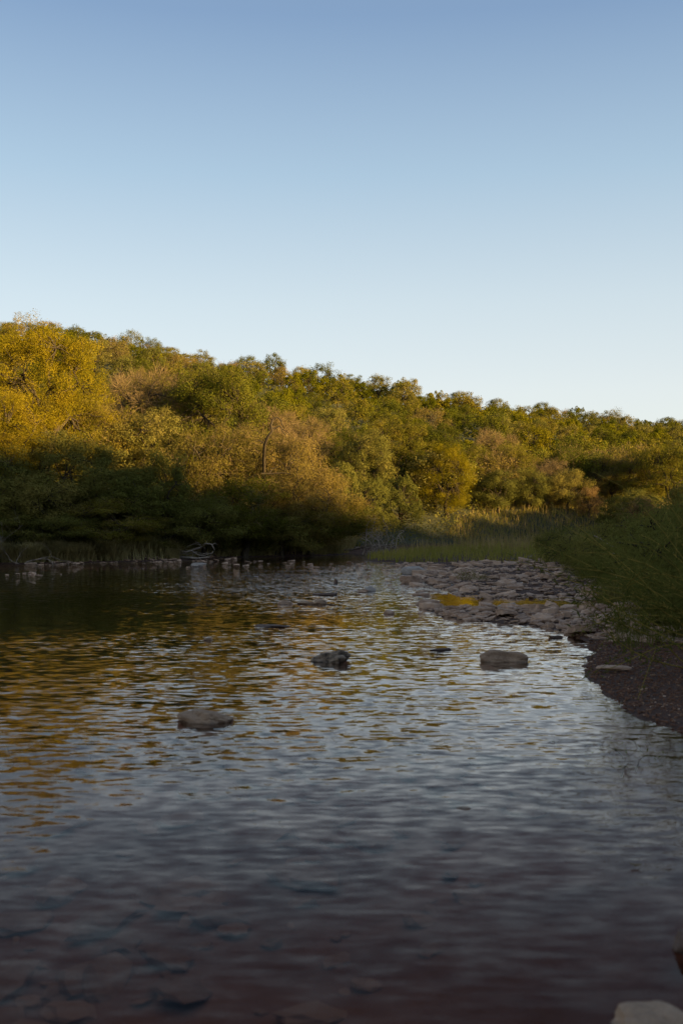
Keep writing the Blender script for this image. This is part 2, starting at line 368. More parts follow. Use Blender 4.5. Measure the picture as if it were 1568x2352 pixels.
def curve(rs, a, b, n=6, wob=.1, sag=0.0):
    a = np.asarray(a, float); b = np.asarray(b, float); t = np.linspace(0, 1, n)[:, None]
    L = np.linalg.norm(b-a); p = a+(b-a)*t
    off = rs.normal(size=(n, 3))*wob*L*.35; off[0] = 0; off[-1] = 0
    p = p+off; p[:, 2] += (sag*L*4*(t*(1-t)))[:, 0]; return p

def broad_tree(seed, h, wd, base=.25, K=60, M=120, leaf=.2, mat=None, bark=None, cr=.17, flat=.85, twiggy=0.0, droop=0.0, tmat=None, lean=0.0):
    """tapered trunk with limbs, crown of leaf clumps with uneven outline. real metres"""
    rs = np.random.RandomState(seed); cb = h*base; cz = (h+cb)/2; rz = (h-cb)/2*flat/.85; rx = wd/2
    tl = []
    fork = np.array([lean*h*.3+rs.normal()*.1*wd*.3, rs.normal()*.03*wd, max(.22*h, cb*1.1)])
    r0 = .022*h+.03
    tl.append(tube(curve(rs, (0, 0, -.4), fork, 6, .08), np.linspace(r0*1.25, r0*.75, 6), 8))
    u = rs.normal(size=(K, 3)); u = unit(u); u[:, 2] = np.where(u[:, 2] < (-.55 if base > .13 else -.9), -u[:, 2], u[:, 2])
    lump = 1+.16*np.sin(3*np.arctan2(u[:, 1], u[:, 0])+rs.uniform(0, 6))+rs.normal(size=K)*.09
    rad = rs.uniform(.55, 1.0, K)**.6*lump
    cen = np.stack([u[:, 0]*rx*rad, u[:, 1]*rx*rad, cz+u[:, 2]*rz*rad], -1)*.86+np.array([lean*h*.25, 0, cz*.14])
    nl = 6; limbs = []
    for i in range(nl):
        a = i*6.28/nl+rs.uniform(-.4, .4); e = np.array([math.cos(a)*rx*.5, math.sin(a)*rx*.5, cz+rs.uniform(-.1, .5)*rz])+np.array([lean*h*.2, 0, 0])
        c = curve(rs, fork, e, 6, .16, .04); limbs.append(c); tl.append(tube(c, np.linspace(r0*.55, r0*.2, 6), 6))
    for k in range(K):
        best = min(((np.linalg.norm(cen[k]-p), tuple(p)) for c in limbs for p in c[2:]), key=lambda q: q[0])
        c = curve(rs, best[1], cen[k], 4, .2, .03); tl.append(tube(c, np.linspace(r0*.17+.008, .012, 4), 4))
    Vs = []; Tv = []
    crs = cr*wd*rs.uniform(.6, 1.25, K)
    for k in range(K):
        m = int(M*(.7+.6*rs.rand())); d = unit(rs.normal(size=(m, 3))); r = crs[k]*rs.uniform(.25, 1.0, m)**.55*(1+.25*np.sin(d[:, 0]*5+k))
        c = cen[k]+d*r[:, None]*np.array([1, 1, .72]); c[:, 2] -= droop*np.abs(rs.normal(size=m))*crs[k]
        nn = d+rs.normal(size=(m, 3))*.38+np.array([0, 0, .25])
        if twiggy < 1: 
            q = rs.rand(m) > twiggy; Vs.append(leaf_quads(rs, c[q], nn[q], leaf*rs.uniform(.6, 1.3, q.sum())))
        if twiggy > 0:
            q = rs.rand(m) < twiggy*.8; mm = int(q.sum()); dd = d[q]*.8+rs.normal(size=(mm, 3))*.5; dd[:, 2] += .3-1.6*droop; dd = unit(dd); L = crs[k]*rs.uniform(.5, 1.1, mm)
            st = cen[k]+d[q]*r[q][:, None]*.35
            Tv.append(leaf_quads(rs, st+dd*L[:, None]*.5, np.cross(dd, rs.normal(size=(mm, 3))), L, .022, up=dd))
    tr = tubes_mesh('trunk', tl, bark or M_bark); cm = quads_mesh('crown', Vs, mat) if Vs else None
    tw = quads_mesh('twigs', Tv, tmat or M_twig) if Tv else None
    return tr, cm, tw

def juniper(seed, h, wd, K=46, M=90, leaf=.2, mat=None, point=.5):
    rs = np.random.RandomState(seed); tl = []; r0 = .02*h+.03
    tl.append(tube(curve(rs, (0, 0, -.4), (0, 0, h*.8), 7, .05), np.linspace(r0, r0*.2, 7), 6))
    Vs = []
    for k in range(K):
        zf = rs.uniform(.05, .95); rr = wd/2*(1-zf**1.6*(.35+point))*math.sqrt(rs.uniform(.25, 1))*(1+.15*rs.normal()); a = rs.uniform(0, 6.28)
        c0 = np.array([math.cos(a)*rr, math.sin(a)*rr, h*(.08+.78*zf)]); hh = h*rs.uniform(.10, .17); rb = wd*rs.uniform(.10, .16)
        tl.append(tube(curve(rs, (0, 0, c0[2]*.6), c0, 4, .12), np.linspace(r0*.3, .012, 4), 4))
        m = int(M*(.7+.6*rs.rand())); t = rs.uniform(0, 1, m); th = rs.uniform(0, 6.28, m); q = rb*(1-t)**.6*rs.uniform(.5, 1, m)**.5
        o = np.stack([np.cos(th), np.sin(th), np.zeros(m)], -1)
        c = c0+o*q[:, None]+np.stack([0*t, 0*t, (t-.35)*hh], -1)+o*0+np.array([math.cos(a), math.sin(a), 0])*(t[:, None])*hh*.2
        up = o*.5+np.array([0, 0, 1.])+rs.normal(size=(m, 3))*.3
        Vs.append(leaf_quads(rs, c, o+rs.normal(size=(m, 3))*.45+np.array([0, 0, .3]), leaf*rs.uniform(.7, 1.4, m), .42, up=up))
    return tubes_mesh('trunk', tl, M_bark), quads_mesh('crown', Vs, mat or M_junip), None

def plant(name, meshes, x, y, label, cat, group=None, s=1.0, rz=0.0, sz=None, z=None, pn=('trunk', 'crown', 'twigs'), tilt=0.0):
    e = bpy.data.objects.new(name, None); COL.objects.link(e)
    e.location = (x, y, hgt(x, y) if z is None else z); e.rotation_euler = (0, tilt, rz); e.scale = (s, s, sz or s)
    e.empty_display_size = .3; tag(e, label, cat, group)
    for me, n in zip(meshes, pn):
        if me: new_obj(n, me, e)
    return e

# near kinds: fine leaves. far kinds: coarser
T_yel  = broad_tree(11, 11.5, 8.2, .12, 190, 420, .082, M_yellow, cr=.105)
T_yel2 = broad_tree(12, 9.0, 7.0, .03, 150, 380, .082, M_yellow, cr=.115)
T_oakn = broad_tree(13, 9.5, 8.0, .18, 140, 300, .11, M_oak, cr=.105, twiggy=.06, tmat=M_bark)
T_oakn2= broad_tree(14, 7.5, 7.0, .10, 120, 320, .095, M_oak, cr=.12, twiggy=.08)
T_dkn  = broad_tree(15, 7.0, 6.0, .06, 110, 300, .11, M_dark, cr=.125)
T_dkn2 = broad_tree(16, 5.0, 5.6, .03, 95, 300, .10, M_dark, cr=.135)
T_grn  = broad_tree(17, 5.2, 3.8, .08, 70, 230, .12, M_green, cr=.16)
T_tann = broad_tree(18, 7.0, 7.4, .06, 130, 300, .088, M_tan, cr=.11, twiggy=.12, droop=.25)
T_tann2= broad_tree(19, 6.0, 6.4, .04, 120, 300, .088, M_tan, cr=.115, twiggy=.1, droop=.35)
T_bare = broad_tree(20, 7.5, 5.5, .25, 70, 200, .09, M_tan, cr=.15, twiggy=.75)
T_weep = broad_tree(21, 6.0, 5.6, .15, 70, 200, .09, M_tan, cr=.15, twiggy=.8, droop=.6)
T_rust = broad_tree(22, 3.6, 3.6, .03, 50, 180, .10, M_rust, cr=.18, twiggy=.2)
J_near = juniper(23, 6.5, 3.8, 80, 170, .12, M_dark, .5)
J_near2= juniper(24, 5.5, 4.4, 80, 170, .12, M_green, .3)
HJ = [juniper(30+i, h, wd, 56, 95, .19, M_junip, p) for i, (h, wd, p) in enumerate([(4.2, 5.0, .1), (4.8, 4.6, .25), (3.8, 5.2, .05), (5.2, 4.8, .35)])]
HO = [broad_tree(40+i, h, wd, .12, 62, 85, .19, M_oak, cr=.13) for i, (h, wd) in enumerate([(5.0, 6.2), (5.6, 5.6), (4.6, 6.6)])]
HD = [broad_tree(44+i, h, wd, .10, 60, 85, .19, M_dark, cr=.13) for i, (h, wd) in enumerate([(5.0, 6.0), (5.8, 5.4)])]
HT = [broad_tree(48+i, h, wd, .10, 52, 120, .14, M_tan, cr=.14, twiggy=.4) for i, (h, wd) in enumerate([(4.8, 5.6), (4.2, 5.8)])]
HY = [broad_tree(52+i, h, wd, .12, 60, 90, .18, M_yellow, cr=.13) for i, (h, wd) in enumerate([(5.4, 5.6)])]
HC = [broad_tree(56+i, 5.4, 6.6, .12, 44, 120, .17, M_oak, cr=.14, flat=.8) for i in range(3)]     # open crowns against the sky

# front trees: u, distance, top row, base height of mesh, meshes, width px, label
front = [
 (1180, 76, 1120, T_oakn2, 7.5, 'olive bush in the dark hollow behind the left half of the meadow', 2.6),
 (1290, 77, 1110, T_oakn2, 7.5, 'olive bush in the dark hollow below the weeping tree', 1.3),
 (1380, 77, 1105, T_dkn, 7.0, 'dark green tree filling the gap behind the rust pink bush', 4.2),
 (1460, 70, 1125, T_dkn2, 5.0, 'dark round bush between the meadow and the arching shrubs', 3.5),
 (25, 42.5, 1204, T_dkn2, 5.0, 'low dark bush hanging over the water at the left edge', 2),
 (140, 43.0, 1194, T_dkn2, 5.0, 'low dark bush right behind the left stone heap', 3),
 (250, 43.6, 1181, T_oakn2, 7.5, 'low brownish bush on the bank right of the left stone heap', 5),
 (395, 46.2, 1206, T_dkn2, 5.0, 'low dark bush above the second stone heap', 1),
 (530, 48.3, 1201, T_oakn2, 7.5, 'low brownish bush right of the fallen dead tree', 0),
 (625, 49.5, 1211, T_dkn2, 5.0, 'low dark bush overhanging the still water at the bend', 4),
 (705, 50.6, 1201, T_oakn2, 7.5, 'low bush at the foot of the bank left of the driftwood', 2),
 (95, 49, 712, T_yel, 11.5, 'tall yellow green tree at the left edge, its crown reaching above the ridge', 0),
 (10, 46, 880, T_yel2, 9.0, 'yellow green tree cut by the left edge, below the tallest crown', 1),
 (215, 52, 905, T_oakn2, 7.5, 'olive tree tucked under the right side of the tall yellow tree', 2),
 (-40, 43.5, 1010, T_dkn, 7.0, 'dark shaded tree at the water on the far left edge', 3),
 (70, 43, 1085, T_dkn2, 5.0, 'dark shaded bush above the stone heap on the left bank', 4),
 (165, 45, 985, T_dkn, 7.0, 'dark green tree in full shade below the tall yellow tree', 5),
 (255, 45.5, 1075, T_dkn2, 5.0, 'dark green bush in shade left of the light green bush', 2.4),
 (325, 63, 842, T_bare, 7.5, 'brown thin leaved tree behind and right of the tall yellow tree', 1.2),
 (420, 66, 850, T_oakn, 9.5, 'olive tree behind the tan trees, left of the largest oak', 2.2),
 (500, 61, 836, T_oakn, 9.5, 'largest gold and green oak in the middle of the left bank wood', 4.1),
 (335, 52, 935, T_dkn, 7.0, 'grey green tree half in shade under the largest oak', 1.7),
 (372, 46, 1042, T_grn, 5.2, 'light green bush with a sunlit tip above the dark left bank', .5),
 (300, 44.5, 1095, T_grn, 5.2, 'dull green bush at the foot of the light green bush', 2.9),
 (470, 51, 975, T_tann2, 6.0, 'tan tree with fine twigs right above the fallen dead tree', .6),
 (560, 53, 962, T_tann, 7.0, 'broad tan gold tree left of the twisted bare snag', 2.0),
 (655, 52, 985, T_tann, 7.0, 'broad tan gold tree right of the twisted bare snag', 4.0),
 (715, 50, 1062, T_tann2, 6.0, 'low tan gold tree ending the sunlit mass above the river bend', 5.2),
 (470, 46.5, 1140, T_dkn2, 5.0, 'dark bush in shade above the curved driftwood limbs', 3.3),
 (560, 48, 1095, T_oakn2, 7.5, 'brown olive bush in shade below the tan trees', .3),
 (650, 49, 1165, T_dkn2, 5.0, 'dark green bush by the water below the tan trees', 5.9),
 (740, 51, 1130, T_oakn2, 7.5, 'shaded olive bush at the right foot of the tan trees', 2.6),
 (612, 66, 925, T_bare, 7.5, 'bare tan tree standing behind the twisted snag', 3.6),
 (690, 70, 960, T_bare, 7.5, 'pale twiggy tree on the slope right of the bare tan tree', .9),
 (785, 57, 1040, J_near, 6.5, 'dark pointed juniper at the river bend', 0),
 (840, 60, 1085, J_near2, 5.5, 'green juniper between the pointed juniper and the round dark one', 1),
 (845, 68, 985, T_dkn, 7.0, 'dark oak in a hollow above the river bend', 1.1),
 (905, 72, 955, T_oakn, 9.5, 'dark olive oak above the round dark juniper', 2.7),
 (800, 72, 985, T_oakn2, 7.5, 'brown olive tree above the pointed juniper', 4.4),
 (918, 65, 1078, J_near2, 5.5, 'round dark juniper standing left of the sunlit meadow edge', 2),
 (985, 74, 965, T_oakn, 9.5, 'tall olive brown oak behind the gold tree at the meadow edge', 5.0),
 (1025, 69, 1035, T_yel2, 9.0, 'bright gold tree lit to the ground at the meadow edge', 3.0),
 (965, 73, 1090, T_rust, 3.6, 'small sunlit bush between the round juniper and the gold tree', 1.0),
 (1090, 76, 1020, T_oakn2, 7.5, 'olive oak right of the gold meadow edge tree', .8),
 (1135, 82, 985, T_bare, 7.5, 'bare greyish tan tree above the dark hollow behind the meadow', 3.1),
 (1165, 78, 1055, T_oakn2, 7.5, 'gold brown oak over the dark hollow behind the meadow', 5.1),
 (1230, 79, 1065, T_tann2, 6.0, 'tan leafy tree left of the weeping tree', 1.9),
 (1262, 75, 1078, T_weep, 6.0, 'pale weeping tree with hanging bare twigs behind the meadow', .2),
 (1330, 80, 1050, T_oakn2, 7.5, 'olive tree above and right of the weeping tree', 3.9),
 (1352, 72, 1152, T_rust, 3.6, 'small rust pink bush at the right end of the meadow', 0),
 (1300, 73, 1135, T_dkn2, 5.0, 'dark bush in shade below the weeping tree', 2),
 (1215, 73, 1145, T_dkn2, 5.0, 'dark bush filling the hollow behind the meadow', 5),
 (1140, 72, 1150, T_dkn2, 5.0, 'dark bush right beside the gold meadow edge tree', 1),
 (1410, 76, 1080, T_tann, 7.0, 'tan tree above the rust pink bush', 2.2),
 (1415, 68, 1145, T_grn, 5.2, 'yellow green bush right of the rust pink bush', 1.5),
 (1480, 74, 1060, T_oakn2, 7.5, 'dark olive oak behind the arching shrub', 4.6),
 (1545, 72, 1050, T_oakn, 9.5, 'dark oak at the right edge above the arching shrub', 2.3),
 (1480, 64, 1140, T_rust, 3.6, 'tawny bush just above the arching shrub', 4.0),
 (1600, 66, 1090, T_dkn, 7.0, 'dark tree at the right edge behind the arching shrub', 1),
]
for (u, y, vt, ms, hm, lab, rz) in front:
    x = X(u, y); g = hgt(x, y); s = (Z(vt, y)-g)/hm
    nm = {id(T_grn): 'green_bush', id(T_dkn2): 'dark_bush', id(T_rust): 'small_bush', id(J_near): 'juniper', id(J_near2): 'juniper'}.get(id(ms), 'leafy_tree')
    ww = max(.62 if y > 60 else .8, min(s, 1.35)); s = max(s, .58 if y > 60 else .3); plant(nm, ms, x, y, lab, 'bush' if 'bush' in nm else ('juniper' if nm == 'juniper' else 'tree'), 'trees along the far bank', ww, rz, s)

# trees of the ridge line seen against the sky
crest = [(300, 752, HC[0], 'open crowned oak standing tall on the ridge line at the left'), (350, 770, HC[1], 'small round oak right of the tall one on the left ridge line'),
 (568, 812, HC[2], 'flat dark oak on the ridge line left of the large golden one'), (628, 808, HO[1], 'large round golden oak on the ridge line above the wood'),
 (695, 834, HD[0], 'dark round tree alone on the ridge line right of the golden oak'), (738, 830, HO[0], 'oak on the ridge line just right of the dark round tree'),
 (1140, 912, HO[2], 'brown oak on the ridge line in the middle of the right half'), (1245, 920, HC[2], 'feathery tree sticking out of the ridge line on the right'),
 (1408, 934, HC[0], 'lone open crowned oak on the ridge line near the right edge')]
for i, (u, vt, ms, lab) in enumerate(crest):
    y = float(np.interp(X(u, 165), HX, YR))-3; x = X(u, y); g = hgt(x, y)
    hm = max(v.co.z for v in ms[1].vertices); s = (Z(vt, y)-g)/hm
    plant('ridge_oak', ms, x, y, lab, 'tree', 'trees on the ridge line', s*.9, i*1.3, s)

# the wooded slope
rs = np.random.RandomState(77); pts = []
kinds = [(HJ, 'hill_juniper', 'low green juniper in the dense wood on the hillside', 'juniper', 'junipers on the wooded hillside'),
         (HO, 'hill_oak', 'round olive oak in the dense wood on the hillside', 'tree', 'oaks on the wooded hillside'),
         (HD, 'hill_tree', 'dark green tree in the dense wood on the hillside', 'tree', 'dark trees on the wooded hillside'),
         (HT, 'thin_tree', 'thin brown twiggy tree in the dense wood on the hillside', 'tree', 'brown trees on the wooded hillside'),
         (HY, 'gold_tree', 'yellow gold leafy tree in the dense wood on the hillside', 'tree', 'gold trees on the wooded hillside')]
tries = 0
def hill_label(k, x, y, t, r):
    u = 784+F*x/y
    kd = ['green juniper', 'round olive oak', 'dark green tree', 'brown twiggy tree', 'yellow gold tree'][k]
    where = 'just under the ridge line' if t > .86 else ('high on the slope' if t > .66 else ('halfway up the slope' if t > .42 else ('low on the slope' if t > .24 else 'at the foot of the slope')))
    Z_ = [(60, 'at the left edge'), (230, 'behind the tall yellow tree'), (380, 'above the brown thin leaved tree'), (530, 'above the largest gold oak'), (640, 'above the twisted snag'), (760, 'above the river bend junipers'),
          (880, 'above the dark hollow oak'), (1000, 'above the tall olive brown oak'), (1110, 'above the gold meadow tree'), (1220, 'above the dark hollow behind the meadow'), (1330, 'above the weeping tree'),
          (1440, 'above the rust pink bush'), (9999, 'above the arching shrubs')]
    return kd+' '+where+', '+next(b for a, b in Z_ if u < a)
while len(pts) < 640 and tries < 60000:
    tries += 1
    y = rs.uniform(60, 205); x = rs.uniform(-.36, .37)*y
    yr = np.interp(x, HX, YR); yf = np.interp(x, HX, YF); t = (y-yf)/(yr-yf)
    if t < (.0 if x > 6 else .1) or t > 1.04: continue
    sp = 3.0 if t > .85 else 3.5
    if any((x-a)**2+((y-b)*.75)**2 < sp*sp for a, b in pts): continue
    pts.append((x, y))
    pj = .25+.5*t; r = rs.rand()
    pj = .12+.55*t; k = 0 if r < pj else (1 if r < pj+(1-pj)*.58 else (3 if r < pj+(1-pj)*.80 else (4 if r < pj+(1-pj)*.86 else 2)))
    L, nm, lab, cat, grp = kinds[k]; lab = hill_label(k, x, y, t, r)
    s = rs.uniform(.6, 1.0)*(.82 if t > .9 else .9)*(1.15 if t < .35 else 1)
    plant(nm, L[rs.randint(len(L))], x, y, lab, cat, grp, s, rs.uniform(0, 6.28), s*rs.uniform(.85, 1.1)*(.8 if t > .93 else 1))
print('hill trees', len(pts), tries)

# undergrowth: what nobody could count
def clumps(n, xf, yf, hf, wf, leaf, seed, M=40):
    r = np.random.RandomState(seed); Vs = []
    x = xf(r, n); y = yf(r, n, x); z = height(x, y)
    keep = z > .12; x, y, z = x[keep], y[keep], z[keep]
    for i in range(len(x)):
        d = unit(r.normal(size=(M, 3))); q = r.uniform(.3, 1, M)**.5
        c = np.array([x[i], y[i], z[i]+hf*.25])+d*q[:, None]*np.array([wf, wf, hf*.6])
        Vs.append(leaf_quads(r, c, d+r.normal(size=(M, 3))*.5+np.array([0, 0, .3]), leaf*r.uniform(.6, 1.3, M)))
    return Vs
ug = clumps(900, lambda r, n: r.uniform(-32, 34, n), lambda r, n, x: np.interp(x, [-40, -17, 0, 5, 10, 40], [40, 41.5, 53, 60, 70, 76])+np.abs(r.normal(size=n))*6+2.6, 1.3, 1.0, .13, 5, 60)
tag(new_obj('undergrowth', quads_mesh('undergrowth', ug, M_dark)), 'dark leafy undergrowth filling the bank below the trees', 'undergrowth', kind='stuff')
def slope_y(r, n, x): return np.interp(x, HX, YF)+r.uniform(0, 1, n)*(np.interp(x, HX, YR)-np.interp(x, HX, YF))
ug2 = clumps(2600, lambda r, n: r.uniform(-62, 76, n), slope_y, 1.6, 1.5, .24, 6, 30)
tag(new_obj('hillside_brush', quads_mesh('hillside_brush', ug2, M_oak)), 'low olive brush covering the ground between the hillside trees', 'brush', kind='stuff')

# grasses
def blades(name, n, poly, hmin, hmax, wd, mat, seed, lean=.35, zmin=.05, dens=None, label='', wind=(0, 0)):
    r = np.random.RandomState(seed); P0 = np.array(poly); lo, hi = P0.min(0), P0.max(0); xs_, ys_ = [], []; c = 0
    while c < n:
        x = r.uniform(lo[0], hi[0], n*2); y = r.uniform(lo[1], hi[1], n*2); k = in_poly(x, y, poly)
        if dens is not None: k &= r.rand(len(x)) < dens(x, y)
        xs_.append(x[k]); ys_.append(y[k]); c += int(k.sum())
    x = np.concatenate(xs_)[:n]; y = np.concatenate(ys_)[:n]; z = height(x, y); k = z > zmin; x, y, z = x[k], y[k], z[k]; m = len(x)
    tuft = .55+.45*np.clip(.6+.6*wav(x, y, 1.5, 1), 0, 1.2)
    h = r.uniform(hmin, hmax, m)*tuft; a = r.uniform(0, 6.28, m); b0 = np.stack([x, y, z-.02], -1)
    d = np.stack([np.cos(a), np.sin(a), 0*a], -1)*(lean*r.uniform(.2, 1.2, m))[:, None]+np.array([wind[0], wind[1], 0]); s = np.stack([-np.sin(a), np.cos(a), 0*a], -1)*wd
    mid = b0+d*h[:, None]*.4+np.array([0, 0, 1])*h[:, None]*.6; tip = b0+d*h[:, None]*1.15+np.array([0, 0, 1])*h[:, None]*(1-.35*lean)
    V = np.stack([b0-s, b0+s, mid+s*.7, mid-s*.7, tip+s*.12, tip-s*.12], 1).reshape(-1, 3)
    i = np.arange(m)[:, None]*6; idx = np.concatenate([i+np.array([0, 1, 2, 3]), i+np.array([3, 2, 4, 5])], 1).reshape(-1)
    return tag(new_obj(name, mesh_np(name, V, 4, idx, mat)), label, 'grass', kind='stuff')
meadow = [P(u, v) for u, v in [(852,1291),(836,1286),(848,1280),(890,1276),(960,1271)]]+[(9, 61), (6.5, 66), (10, 74), (38, 80), (36, 30)]+[P(u, v) for u, v in [(1400,1322),(1330,1304),(1250,1299),(1130,1294),(1000,1296),(930,1295)]]
blades('meadow_grass', 70000, meadow, .2, .5, .016, M_meadow, 1, .4, .015, None, 'green grass on the meadow behind the gravel bar')
blades('dry_grass', 16000, meadow, .45, 1.0, .013, M_straw, 2, .3, .12, lambda x, y: np.clip(.25+.5*wav(x, y, 9, 3)+(y-48)*.02, .02, 1), 'tall straw coloured stalks rising from the meadow grass')
rb = [P(u, v) for u, v in [(1640,1460),(1560,1440),(1500,1425),(1440,1414),(1372,1410),(1362,1396),(1372,1385),(1400,1368),(1425,1345),(1400,1325),(1340,1306)]]+[(12, 36), (20, 36), (18, 12)]
blades('bank_grass', 60000, rb, .3, .7, .007, M_grass, 3, .5, .02, None, 'tall green grass on the right bank beside the stones')
blades('bank_straw', 14000, rb, .5, 1.2, .006, M_drygr, 4, .5, .1, None, 'thin straw stalks among the grass of the right bank')
fl = [P(u, v) for u, v in [(-60,1297),(0,1296.5),(60,1296.5),(180,1294),(300,1291),(400,1288),(460,1284),(560,1280),(640,1279),(740,1277),(800,1273)]]+[(1, 60), (-6, 56), (-18, 50), (-22, 43)]
blades('far_bank_grass', 60000, fl, .4, 1.2, .016, M_drygr, 5, 1.0, .05, lambda x, y: np.clip((1.3-.12*(y-38-(x+14)*.7))*np.clip(.55+.8*wav(x, y, 4, 0), .05, 1), .03, 1), 'long drooping grass along the foot of the far bank', (.0, -.35))
blades('near_tufts', 700, [P(u, v) for u, v in [(1420,1500),(1568,1490),(1568,1440),(1400,1430)]], .12, .35, .005, M_grass, 6, .6, .02, None, 'thin grass tufts among the stones of the right shore')

# ------------------------------------------------------------------ stones
def rock_mesh(name, seed, sub, dims, mat, cuts=9, rough=.08, fine=.02, smooth=True, top=.6):
    import bmesh
    bm = bmesh.new(); bmesh.ops.create_icosphere(bm, subdivisions=sub, radius=1.0); r = random.Random(seed)
    pl = []
    for i in range(cuts):
        n = Vector((r.gauss(0, 1), r.gauss(0, 1), r.gauss(0, 1))).normalized(); pl.append((n, r.uniform(.55, .85)))
    pl.append((Vector((r.uniform(-.15, .15), r.uniform(-.15, .15), 1)).normalized(), r.uniform(top-.1, top+.1)))
    off = Vector((seed*3.1, seed*1.7, 0))
    for v in bm.verts:
        c = v.co.copy()
        for n, d in pl:
            k = c.dot(n)
            if k > d: c -= n*(k-d)*.92
        q = mnoise.noise(c*1.6+off)*rough*2+mnoise.noise(c*5+off)*rough*.6+mnoise.noise(c*13+off)*fine
        v.co = c*(1+q)
    xs_ = [v.co.x for v in bm.verts]; ys_ = [v.co.y for v in bm.verts]; zs_ = [v.co.z for v in bm.verts]
    for v in bm.verts:
        v.co.x = ((v.co.x-min(xs_))/(max(xs_)-min(xs_))-.5)*dims[0]; v.co.y = ((v.co.y-min(ys_))/(max(ys_)-min(ys_))-.5)*dims[1]
        v.co.z = ((v.co.z-min(zs_))/(max(zs_)-min(zs_))-.5)*dims[2]
    me = bpy.data.meshes.new(name); bm.to_mesh(me); bm.free()
    me.polygons.foreach_set('use_smooth', [smooth]*len(me.polygons)); me.materials.append(mat)
    return me
def stone(u, v, wpx, hpx, mat, seed, label, group=None, name='rock', depth=.7, rz=0.0, tilt=0.0, dip=.65, sub=4, rough=.08, cuts=9, z0=0.0, top=.6):
    x, y = P(u, v); wm = wpx/F*y; hm = .82*max(hpx/F*y-wm*depth*CAM_H/y*.6, hpx/F*y*.42); H = hm*(1+dip)
    me = rock_mesh(name, seed, sub, (wm, wm*depth, H), mat, cuts, rough, top=top)
    o = new_obj(name, me); o.location = (x, y+wm*depth*.52, z0+hm-H/2); o.rotation_euler = (0, tilt, rz)
    return tag(o, label, 'rock', group)
G1 = 'rocks standing in the river'
stone(466,1663,134,44,M_brown,1,'large flat topped brown rock alone in the water, nearest on the left',G1,depth=.62,tilt=.05,sub=5,cuts=4,rough=.13,top=.8,dip=.9)
stone(760,1523,98,34,M_pit,2,'dark pitted rock in the water right of the middle of the river',G1,depth=.65,sub=5,rough=.2,tilt=-.2,top=.85,dip=.8)
stone(1161,1521,116,36,M_brown,3,'smooth oblong brown rock in the water near the right shore',G1,depth=.55,tilt=.08,sub=5,cuts=4,rough=.10,top=.85,dip=.8)
stone(1013,1495,52,8,M_dkst,4,'thin flat dark rock left of the smooth oblong rock',G1,depth=.6)
stone(625,1441,84,8,M_dkst,5,'long low dark rock barely breaking the water',G1,depth=.5,rough=.14)
stone(478,1471,22,9,M_brown,6,'small brown stone alone in the ripples left of the long low rock',G1)
stone(735,1389,32,16,M_brown,7,'angular brown rock at the end of the log shaped rock',G1,rough=.14)
stone(704,1388,46,9,M_brown,8,'log shaped low rock in the middle of the river',G1,depth=.4)
stone(655,1389,38,13,M_lime,9,'small peaked rock left of the log shaped rock',G1,tilt=.25)
stone(745,1368,60,8,M_dkst,10,'dark low rock just behind the log shaped rock',G1,depth=.5)
stone(771,1341,9,14,M_dkst,11,'small dark upright stone poking out of the riffle',G1,depth=1)
stone(851,1358,24,15,M_pale,12,'pale wedge shaped stone in the riffle',G1,tilt=-.2)
stone(832,1361,30,9,M_lime,13,'low rough stone beside the pale wedge shaped stone',G1)
stone(893,1411,25,12,M_lime,14,'small round topped stone between the riffle and the stone strip',G1)
stone(952,1319,62,22,M_pale,15,'largest pale boulder at the left end of the gravel bar',G1,depth=.6,sub=5,cuts=5,rough=.05)
stone(940,1341,44,24,M_lime,16,'rugged brownish boulder right in front of the largest pale boulder',G1,sub=5,rough=.16)
stone(982,1391,58,18,M_lime,17,'thick slab at the left tip of the stone strip',G1,depth=.6,sub=5,cuts=6)
stone(1277,1466,34,8,M_dkst,18,'low dark stone in the water off the end of the stone strip',G1)
stone(1412,1552,84,13,M_lime,19,'flat pale slab lying on the dark gravel beach',None,depth=.45,z0=.06)
stone(1448,1418,76,26,M_lime,20,'big grey boulder half under the grass of the right bank',None,depth=.6,z0=.12,sub=5)
stone(1490,1424,56,24,M_lime,21,'second grey boulder leaning against the big one under the grass',None,depth=.7,z0=.12,sub=5)
stone(1390,1410,20,18,M_lime,22,'small grey stone at the foot of the grass left of the big boulder',None,z0=.05)
stone(1388,1475,66,12,M_dkst,23,'dark rounded stone at the tip of the gravel beach',None,z0=.0,depth=.5)
stone(1235,1418,60,18,M_lime,24,'dark edged thick slab at the right of the stone strip',None,z0=.03,depth=.6)
stone(1165,1404,52,16,M_pale,25,'pale slab on top of the stone strip',None,z0=.05,depth=.6)
stone(455,1301,36,11,M_pale,26,'white flat rock at the left end of the riffle',G1)
stone(822,1266,30,9,M_lime,27,'tan slab on the far shore left of the driftwood heap','slabs at the river bend',z0=.05)
stone(838,1254,26,14,M_lime,28,'slanting pale slab leaning on the driftwood heap','slabs at the river bend',tilt=.5,z0=.15)
stone(1222,1290,30,11,M_pale,29,'white stone in the grass at the edge of the meadow',None,z0=.08)
x_, y_ = P(1515, 2395)
stone(1540,2398,250,125,M_brown,31,'large rock cut off by the bottom right corner',G1,depth=.7,sub=5,cuts=6,rough=.13,z0=-.03)
stone(1600,2200,90,60,M_dkst,32,'dark mossy rock cut off by the right edge of the photo',G1,depth=.9,sub=4,z0=.02)
stone(1080,2380,90,22,M_dkst,33,'dark rock just under the water at the bottom edge',G1,z0=-.03)
stone(1065,1858,34,5,M_brown,34,'tiny tan stone just breaking the calm foreground water',G1)
leaf_me = None
